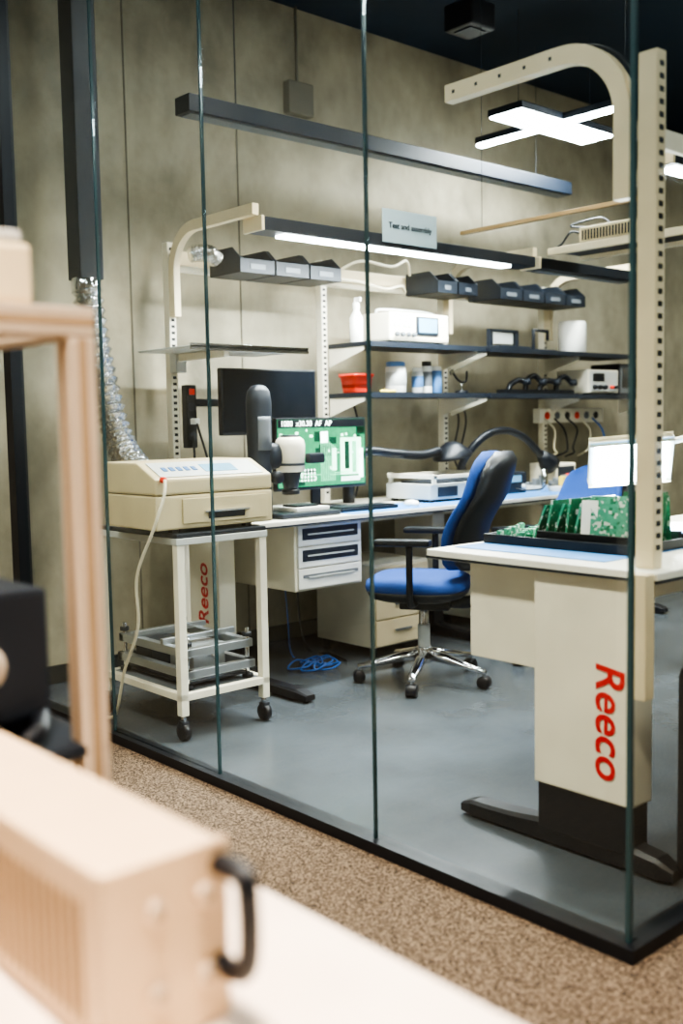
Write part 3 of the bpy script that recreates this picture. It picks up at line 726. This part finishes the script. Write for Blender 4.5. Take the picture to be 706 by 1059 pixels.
g.box('drawer_front', (X1-0.002,X1+0.006), (Y0+0.12,Y1-0.03), (Z0+0.02,Z0+0.12), 'beige', 0.003)
g.box('drawer_slot', (X1+0.005,X1+0.008), (Y0+0.24,Y0+0.42), (Z0+0.035,Z0+0.06), 'black', 0)
g.box('drawer_lip', (X1+0.004,X1+0.016), (Y0+0.22,Y0+0.44), (Z0+0.060,Z0+0.068), 'chrome', 0.001)
g.cyl('gland', (X1,Y0+0.03,Z0+0.20), (X1+0.02,Y0+0.03,Z0+0.20), 0.012, 'red')
g.boxes('feet', [((x,x+0.03),(y,y+0.03),(TZ,TZ+0.016)) for x in (X0+0.02,X1-0.06) for y in (Y0+0.09,Y1-0.12)], 'black')
g = G('power_cord', (X1+0.03,Y0,TZ))
g.tube('cord', [(X1+0.023,Y0+0.03,Z0+0.20),(X1+0.045,Y0+0.01,Z0+0.14),(-3.45,2.10,0.85),(-3.58,2.10,0.66),(-3.62,2.12,0.45),(-3.74,2.12,0.25),(-3.82,2.12,0.06),(-3.95,2.14,0.008)], 0.0065, 'cablebeige')

# ------------------------------------------------------------------ right desk
HD = 0.85; HDM = HD+0.003
g = workbench('workbench', -2.26,-1.44, 2.37, 4.20, HD, (-1.86,-1.53), (-2.17,-1.42), (2.45,4.10))
g.text('brand_text', 'Reeco', (-1.605,2.398,0.42), (0,0,-1), (1,0,0), 0.13, 'redtext', shear=0.15)
g.box('drawer_carcass', (-2.156,-1.87), (2.46,2.92), (0.51,0.818), 'white', 0.004)
for k in range(2):
    z0 = 0.52+k*0.148
    g.box('drawer_front_%d'%k, (-2.170,-2.154), (2.475,2.905), (z0,z0+0.14), 'bottle', 0.003)
    g.box('drawer_pull_%d'%k, (-2.180,-2.168), (2.62,2.76), (z0+0.09,z0+0.10), 'chrome', 0.002)
g.box('esd_mat', (-2.22,-1.66), (2.46,3.4), (HD,HDM), 'mat_blue', 0.001)
g = G('workbench_rack', (-1.51,3.3,HD))
post(g, 'post_0', -1.515, 2.45, HD, 2.19, 0.055, 0.045, 'cream')
post(g, 'post_1', -1.515, 4.12, HD, 2.19, 0.055, 0.045, 'cream')
for k,y in enumerate((2.345,4.225)):
    g.box('post_lower_%d'%k, (-1.50,-1.445), (y-0.022,y+0.022), (0.52,HD), 'cream', 0.004)
for k,y in enumerate((2.45,4.12)):
    arm(g, 'arm_%d'%k, -1.54, -2.22, y, 2.25, off=0.055)
    g.boxes('arm_bracket_%d'%k, [((-1.60,-1.54),(y-0.012,y+0.012),(1.86,1.90)),((-1.60,-1.54),(y-0.012,y+0.012),(1.98,2.02))], 'cream', 0.002)
g.boxes('arm_holes', [((-2.19+0.09*k,-2.18+0.09*k),(2.431,2.4325),(2.245,2.255)) for k in range(5)], 'dkgrey')
g.box('rear_rail', (-1.52,-1.50), (2.47,4.10), (1.95,2.0), 'white')
g.tube('lamp_cable', [(-2.20,2.46,2.275),(-2.0,2.47,2.285),(-1.8,2.46,2.28),(-1.65,2.46,2.235),(-1.56,2.46,2.14)], 0.004, 'dkgrey', seg=8)
lamp('bench_lamp', -2.16,-2.04, 3.45, 4.08, 2.195, 3.5, 4.05, 16)

g = G('circuit_board_tray', (-1.97,2.85,HDM))
z = HDM
g.boxes('tray', [((-2.22,-1.66),(2.60,3.0),(z,z+0.006)),((-2.22,-1.66),(2.60,2.608),(z,z+0.03)),((-2.22,-1.66),(2.992,3.0),(z,z+0.03)),((-2.22,-2.212),(2.60,3.0),(z,z+0.03)),((-1.668,-1.66),(2.60,3.0),(z,z+0.03))], 'black', 0.002)
g.boxes('slotted_base', [((-2.05,-1.70),(2.66,2.675),(z+0.006,z+0.045)),((-2.05,-1.70),(2.92,2.94),(z+0.006,z+0.045))], 'black', 0.002)
zb = z+0.008
for k in range(5):
    x = -2.05+0.036*k; hh = (0.118,0.135,0.125,0.142,0.13)[k]; lean = (0.05,0.03,0.045,0.02,0.035)[k]
    g.obox('board_%d'%k, (x,2.80,zb+hh/2), (0.002,0.0,0), (0.016,0.22,0), (lean,0,hh), 'green', 0)
    for j in range(5):
        zz = 0.25+0.15*((j*2+k)%4)
        g.obox('chip_%d_%d'%(k,j), (x+lean*(zz-0.5)+0.005,2.72+0.04*j,zb+hh*zz), (0.008,0,0), (0,0.018,0), (0,0,0.016), 'black' if j%2 else 'lgrey', 0)
    g.obox('edge_strip_%d'%k, (x-0.009,2.688,zb+hh/2), (0.008,0,0), (0,0.004,0), (lean,0,hh), 'green2', 0)
g.obox('large_board_0', (-1.80,2.70,zb+0.078), (0.12,0.04,0), (-0.0008,0.002,0), (-0.012,0.03,0.152), 'green2', 0)
g.obox('large_board_1', (-1.73,2.76,zb+0.085), (0.12,0.05,0), (-0.0008,0.002,0), (0.012,0.02,0.165), 'green', 0)
g.obox('large_board_2', (-1.77,2.86,zb+0.075), (0.14,0.02,0), (-0.0008,0.002,0), (-0.02,0.02,0.15), 'green', 0)
g.obox('shield_plate', (-1.865,2.68,zb+0.07), (0.05,0.012,0), (-0.0005,0.002,0), (-0.006,0.02,0.14), 'bottle', 0)
g.boxes('flat_boards', [((-2.20+0.01*(k%3),-2.09+0.004*(k%2)),(2.63+0.055*k,2.665+0.055*k),(zb,zb+0.012+0.008*(k%3))) for k in range(6)], 'green', 0.001)
g.boxes('flat_parts', [((-2.195+0.03*i,-2.18+0.03*i),(2.637+0.055*k,2.655+0.055*k),(zb+0.010,zb+0.03+0.008*((i+k)%3))) for k in range(6) for i in range(4)], 'green2', 0.001)

g = G('magnifier_lamp', (-1.70,3.55,HD))
g.cyl('base', (-1.60,3.62,HD), (-1.60,3.62,HD+0.03), 0.09, 'white', seg=28)
g.tube('arm_lower', [(-1.60,3.62,HD+0.03),(-1.58,3.63,HD+0.42)], 0.012, 'white', smoothp=False)
g.tube('arm_upper', [(-1.58,3.63,HD+0.42),(-2.10,3.42,HD+0.30)], 0.012, 'white', smoothp=False)
g.cyl('joint', (-1.58,3.61,HD+0.42), (-1.58,3.65,HD+0.42), 0.025, 'dkgrey')
hc = Vector((-2.17,3.38,1.09)); hn = Vector((0.55,-0.55,-0.62)).normalized()
hu = Vector((0.66,0.75,0.16)).normalized(); hu = (hu-hn*hu.dot(hn)).normalized(); hv = hn.cross(hu)
g.obox('head', hc-hn*0.008, hu*0.28, hv*0.20, hn*0.03, 'white', 0.012)
g.obox('light_plate', hc+hn*0.010, hu*0.26, hv*0.18, hn*0.008, 'ledw', 0.0)
a = area('lamp', hc+hn*0.03, 0.2, 0.13, 36, COOL, g)
a.rotation_euler = (-hn).to_track_quat('Z','Y').to_euler()

g = G('monitor', (-1.75,3.35,HD))
g.box('shell', (-1.78,-1.745), (3.08,3.62), (1.30,1.62), 'black', 0.006)
g.box('display', (-1.783,-1.779), (3.09,3.61), (1.32,1.61), 'screen_off', 0)
g.box('mount', (-1.745,-1.70), (3.30,3.40), (1.40,1.50), 'black')
g.box('pole', (-1.72,-1.69), (3.335,3.365), (HD,1.5), 'dkgrey')
g.box('pole_foot', (-1.78,-1.63), (3.28,3.42), (HD,HD+0.012), 'dkgrey')

g = G('hard_case', (-1.38,2.75,0))
g.box('body', (-1.428,-1.338), (2.44,2.90), (0.03,0.60), 'black', 0.03)
g.box('seam', (-1.430,-1.336), (2.67,2.69), (0.05,0.59), 'dkgrey', 0.003)
g.tube('handle', [(-1.383,2.58,0.595),(-1.383,2.59,0.64),(-1.383,2.72,0.64),(-1.383,2.73,0.595)], 0.01, 'dkgrey')
for k,y in enumerate((2.52,2.82)): g.cyl('wheel_%d'%k, (-1.415,y,0.03), (-1.35,y,0.03), 0.03, 'dkgrey')

# overhead rack with device
g = G('overhead_shelf_rack', (-3.3,5.1,0))
g.box('beam_front', (-3.76,-2.50), (4.985,5.025), (2.20,2.24), 'cream')
g.box('beam_rear', (-3.76,-2.50), (5.30,5.34), (2.20,2.24), 'cream')
g.box('deck', (-3.76,-2.50), (5.0,5.32), (2.225,2.242), 'navy')
for k,(x,y) in enumerate(((-2.52,5.0),(-2.52,5.32))): g.box('post_%d'%k, (x-0.02,x+0.02), (y-0.02,y+0.02), (0,2.19), 'cream')
g = G('transformer_unit', (-3.45,5.15,2.242))
g.box('case', (-3.58,-3.22), (5.04,5.28), (2.245,2.34), 'beige', 0.008)
g.boxes('vents', [((-3.56+0.02*k,-3.55+0.02*k),(5.038,5.041),(2.265,2.32)) for k in range(16)], 'dkgrey')
g.tube('loop', [(-3.55,5.1,2.34),(-3.68,5.1,2.37),(-3.5,5.12,2.39),(-3.4,5.1,2.34)], 0.006, 'black')
g.tube('cable', [(-3.58,5.1,2.30),(-3.66,5.08,2.33),(-3.71,5.06,2.27),(-3.74,5.05,2.25)], 0.006, 'black')

# ------------------------------------------------------------------ chairs
def chair(name, x, y, rot, top=1.11, seat=0.49, arms=True):
    g = G(name, (x,y,0), rot, local=True)
    for k in range(5):
        a = 2*math.pi*k/5+0.35; c,s_ = math.cos(a),math.sin(a)
        rings = []
        for r,zz,w,h in ((0.03,0.13,0.030,0.028),(0.12,0.120,0.028,0.024),(0.22,0.098,0.024,0.018),(0.325,0.078,0.018,0.012)):
            C = Vector((c*r,s_*r,zz)); T = Vector((-s_,c,0))
            rings.append([C+T*w*math.cos(q*math.pi/5)+Vector((0,0,h*math.sin(q*math.pi/5))) for q in range(10)])
        g.loft('spoke_%d'%k, rings, 'chrome')
        C = Vector((c*0.318,s_*0.318,0)); T = Vector((-s_,c,0))
        g.cyl('castor_pin_%d'%k, C+Vector((0,0,0.05)), C+Vector((0,0,0.09)), 0.008, 'chrome', seg=8)
        g.cyl('castor_wheel_%d'%k, C+T*-0.025+Vector((0,0,0.03)), C+T*0.025+Vector((0,0,0.03)), 0.03, 'black')
    g.cyl('hub', (0,0,0.09), (0,0,0.17), 0.04, 'chrome')
    g.cyl('gas_lift', (0,0,0.15), (0,0,seat-0.12), 0.024, 'chrome')
    g.cyl('lift_sleeve', (0,0,0.17), (0,0,0.28), 0.03, 'lgrey')
    g.box('mechanism', (-0.14,0.10), (-0.09,0.09), (seat-0.13,seat-0.07), 'black', 0.01)
    g.tube('lever', [(0,-0.08,seat-0.1),(0.02,-0.22,seat-0.1),(0.02,-0.27,seat-0.11)], 0.006, 'black')
    g.loft('seat_pan', [ering((0.02,0,z_),a_,b_,28,p=3.2) for z_,a_,b_ in ((seat-0.085,0.17,0.17),(seat-0.065,0.225,0.23),(seat-0.030,0.242,0.247))], 'black')
    g.loft('seat_cushion', [ering((0.02+dx,0,z_),a_,b_,28,p=3.2) for z_,a_,b_,dx in ((seat-0.035,0.238,0.243,0),(seat-0.015,0.245,0.25,0),(seat+0.01,0.240,0.245,0),(seat+0.028,0.215,0.22,0),(seat+0.033,0.12,0.12,0))], 'blue')
    z0 = seat+0.07; H = top-z0
    R1=[];R2=[]
    for k in range(15):
        t = k/14
        w = 0.235*(0.80+0.30*math.sin(math.pi*(t*0.85+0.08)))*(1-max(0,(t-0.86)/0.14)**2*0.55)*(1-max(0,(0.08-t)/0.08)**2*0.4)
        xc = -0.235-0.13*t+0.045*math.sin(math.pi*min(1,t*1.6))-0.02*t*t
        th = 0.035*(1-max(0,(t-0.9)/0.1)**2*0.75)
        zz = z0+H*t
        def sec(off, thick, ww):
            out = []
            for q in range(24):
                A = 2*math.pi*q/24
                u_ = math.copysign(abs(math.cos(A))**0.7, math.cos(A)); v_ = math.copysign(abs(math.sin(A))**0.8, math.sin(A))
                out.append((xc+off+v_*thick+0.055*u_*u_, u_*ww, zz))
            return out
        R1.append(sec(0.026,th*1.0,w*0.98)); R2.append(sec(-0.035,th*1.35,w*1.0))
    g.loft('back_cushion', R1, 'blue'); g.loft('back_shell', R2, 'black')
    g.tube('back_bar', [(-0.10,0,seat-0.10),(-0.24,0,seat-0.09),(-0.31,0,seat-0.0),(-0.295,0,seat+0.18)], 0.03, 'black', seg=12)
    if arms:
        for s_ in (-1,1):
            n_ = 'left' if s_ > 0 else 'right'
            g.tube('arm_post_'+n_, [(0.0,s_*0.17,seat-0.08),(0.0,s_*0.27,seat-0.07),(0.0,s_*0.285,seat+0.02),(0.0,s_*0.285,seat+0.20)], 0.016, 'black')
            g.box('arm_pad_'+n_, (-0.10,0.16), (s_*0.285-0.04,s_*0.285+0.04), (seat+0.20,seat+0.23), 'black', 0.012)
    return g
chair('office_chair', -3.44, 3.585, math.radians(211))
chair('office_chair', -3.34, 4.46, math.radians(255), top=1.0, seat=0.44)

# ------------------------------------------------------------------ foreground (corridor side)
g = G('side_table', (-0.5,0.48,0))
ZT = 0.665
g.box('top', (-1.36,0.6), (0.22,0.766), (ZT-0.035,ZT), 'tablew', 0.004)
for i,(x,y) in enumerate(((-1.32,0.26),(-1.32,0.68),(0.52,0.26),(0.52,0.68))):
    g.box('leg_%d'%i, (x,x+0.04), (y,y+0.04), (0,ZT-0.035), 'tablew', 0.003)
g.boxes('apron', [((-1.30,0.55),(0.70,0.72),(0.565,ZT-0.035)),((-1.30,0.55),(0.26,0.28),(0.565,ZT-0.035))], 'tablew', 0.002)

g = G('rack_instrument', (-1.1,0.5,ZT))
BX0,BX1,BY0,BY1,BZ0,BZ1 = -1.34,-0.82,0.434,0.566,ZT+0.006,0.846
g.box('case', (BX0,BX1), (BY0,BY1), (BZ0,BZ1), 'ibeige', 0.006)
g.box('front_plate', (BX1-0.004,BX1+0.004), (BY0-0.003,BY1+0.003), (BZ0-0.002,BZ1+0.003), 'ibeige', 0.002)
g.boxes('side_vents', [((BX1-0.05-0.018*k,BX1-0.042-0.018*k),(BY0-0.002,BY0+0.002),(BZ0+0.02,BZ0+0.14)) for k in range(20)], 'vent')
for k,(y,z_) in enumerate(((BY0+0.05,BZ0+0.05),(BY0+0.05,BZ0+0.13),(BY0+0.105,BZ0+0.05),(BY0+0.105,BZ0+0.13))):
    g.cyl('connector_%d'%k, (BX1+0.003,y,z_), (BX1+0.012,y,z_), 0.010, 'alu')
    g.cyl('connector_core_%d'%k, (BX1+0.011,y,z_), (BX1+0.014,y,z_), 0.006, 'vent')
yh = BY1-0.008; zh = 0.712
g.tube('pull_handle', [(BX1,yh,BZ1-0.022),(BX1+0.03,yh,BZ1-0.020),(BX1+0.048,yh,BZ1-0.026),(BX1+0.052,yh,BZ1-0.05),(BX1+0.052,yh,zh+0.045),(BX1+0.046,yh,zh+0.022),(BX1+0.03,yh,zh+0.012),(BX1,yh,zh+0.012)], 0.011, 'black', seg=14)
g.boxes('feet', [((x,x+0.02),(y,y+0.02),(ZT,BZ0+0.002)) for x in (BX0+0.02,BX1-0.04) for y in (BY0+0.01,BY1-0.03)], 'black')

g = G('aluminium_profile_frame', (-1.8,0.55,0))
FX0,FX1,FY0,FY1,FZ,W = -2.15,-1.445,0.30,0.79,1.433,0.045
def profile(name, x, y, z):
    g.box(name, x, y, z, 'alu', 0.004)
    dims = [x[1]-x[0],y[1]-y[0],z[1]-z[0]]; ax = dims.index(max(dims)); L = []
    for d in range(3):
        if d == ax: continue
        o = 3-ax-d; R = [x,y,z]
        for s_ in (0,1):
            b = [list(x),list(y),list(z)]
            b[d] = [R[d][s_]-0.0006,R[d][s_]+0.0006]; m_ = (R[o][0]+R[o][1])/2; b[o] = [m_-0.006,m_+0.006]
            b[ax] = [R[ax][0]+0.002,R[ax][1]-0.002]
            L.append(b)
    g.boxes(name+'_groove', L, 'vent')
for i,(x,y) in enumerate(((FX0,FY0),(FX1-W,FY0),(FX0,FY1-W),(FX1-W,FY1-W))):
    profile('upright_%d'%i, (x,x+W), (y,y+W), (0.0,FZ-W))
profile('top_rail_right', (FX1-W,FX1), (FY0,FY1), (FZ-W,FZ))
profile('top_rail_left', (FX0,FX0+W), (FY0,FY1), (FZ-W,FZ))
profile('top_rail_far', (FX0+W,FX1-W), (FY1-W,FY1), (FZ-W,FZ))
profile('top_rail_near', (FX0+W,FX1-W), (FY0,FY0+W), (FZ-W,FZ))
g.box('shelf', (FX0,FX1), (FY0,FY1), (0.74,0.76), 'dkgrey')
g = G('control_box', (-1.8,0.62,0.76))
g.box('body', (-2.0,-1.53), (0.48,0.735), (0.79,1.00), 'dkgrey', 0.01)
g.box('base', (-1.98,-1.55), (0.50,0.72), (0.76,0.79), 'black', 0.005)
g.cyl('motor', (-1.53,0.60,0.90), (-1.46,0.60,0.90), 0.035, 'alu')
g.tube('hose', [(-1.47,0.66,0.775),(-1.50,0.70,0.79),(-1.62,0.745,0.80),(-1.8,0.745,0.78)], 0.014, 'black')
g = G('measuring_head', (-1.5,0.65,FZ))
g.box('body', (-1.56,-1.46), (0.60,0.70), (FZ,FZ+0.09), 'cream', 0.01)
g.box('cap', (-1.55,-1.47), (0.61,0.69), (FZ+0.09,FZ+0.11), 'lgrey', 0.006)

# ------------------------------------------------------------------ world + camera
w = bpy.data.worlds.new('World'); scene.world = w; w.use_nodes = True
bg = w.node_tree.nodes['Background']; bg.inputs[0].default_value = (0.4,0.55,0.7,1); bg.inputs[1].default_value = 0.2

cam = bpy.data.cameras.new('camera'); co = bpy.data.objects.new('camera', cam); COL.objects.link(co)
right = Vector((0.6663,0.7456,-0.0179)); back = Vector((0.7439,-0.6628,0.0848)).normalized()
right = (right-back*right.dot(back)).normalized(); up = back.cross(right)
co.matrix_world = Matrix.Translation((0,0,1.25)) @ Matrix((right,up,back)).transposed().to_4x4()
cam.sensor_fit = 'VERTICAL'; cam.sensor_height = 36; cam.lens = 36*1073/1059
cam.clip_start = 0.05
cam.dof.use_dof = True; cam.dof.focus_distance = 4.1; cam.dof.aperture_fstop = 1.7
scene.camera = co
scene.view_settings.view_transform = 'AgX'
scene.view_settings.look = 'AgX - High Contrast'
scene.view_settings.exposure = 0.62
print('built', len(bpy.data.objects))
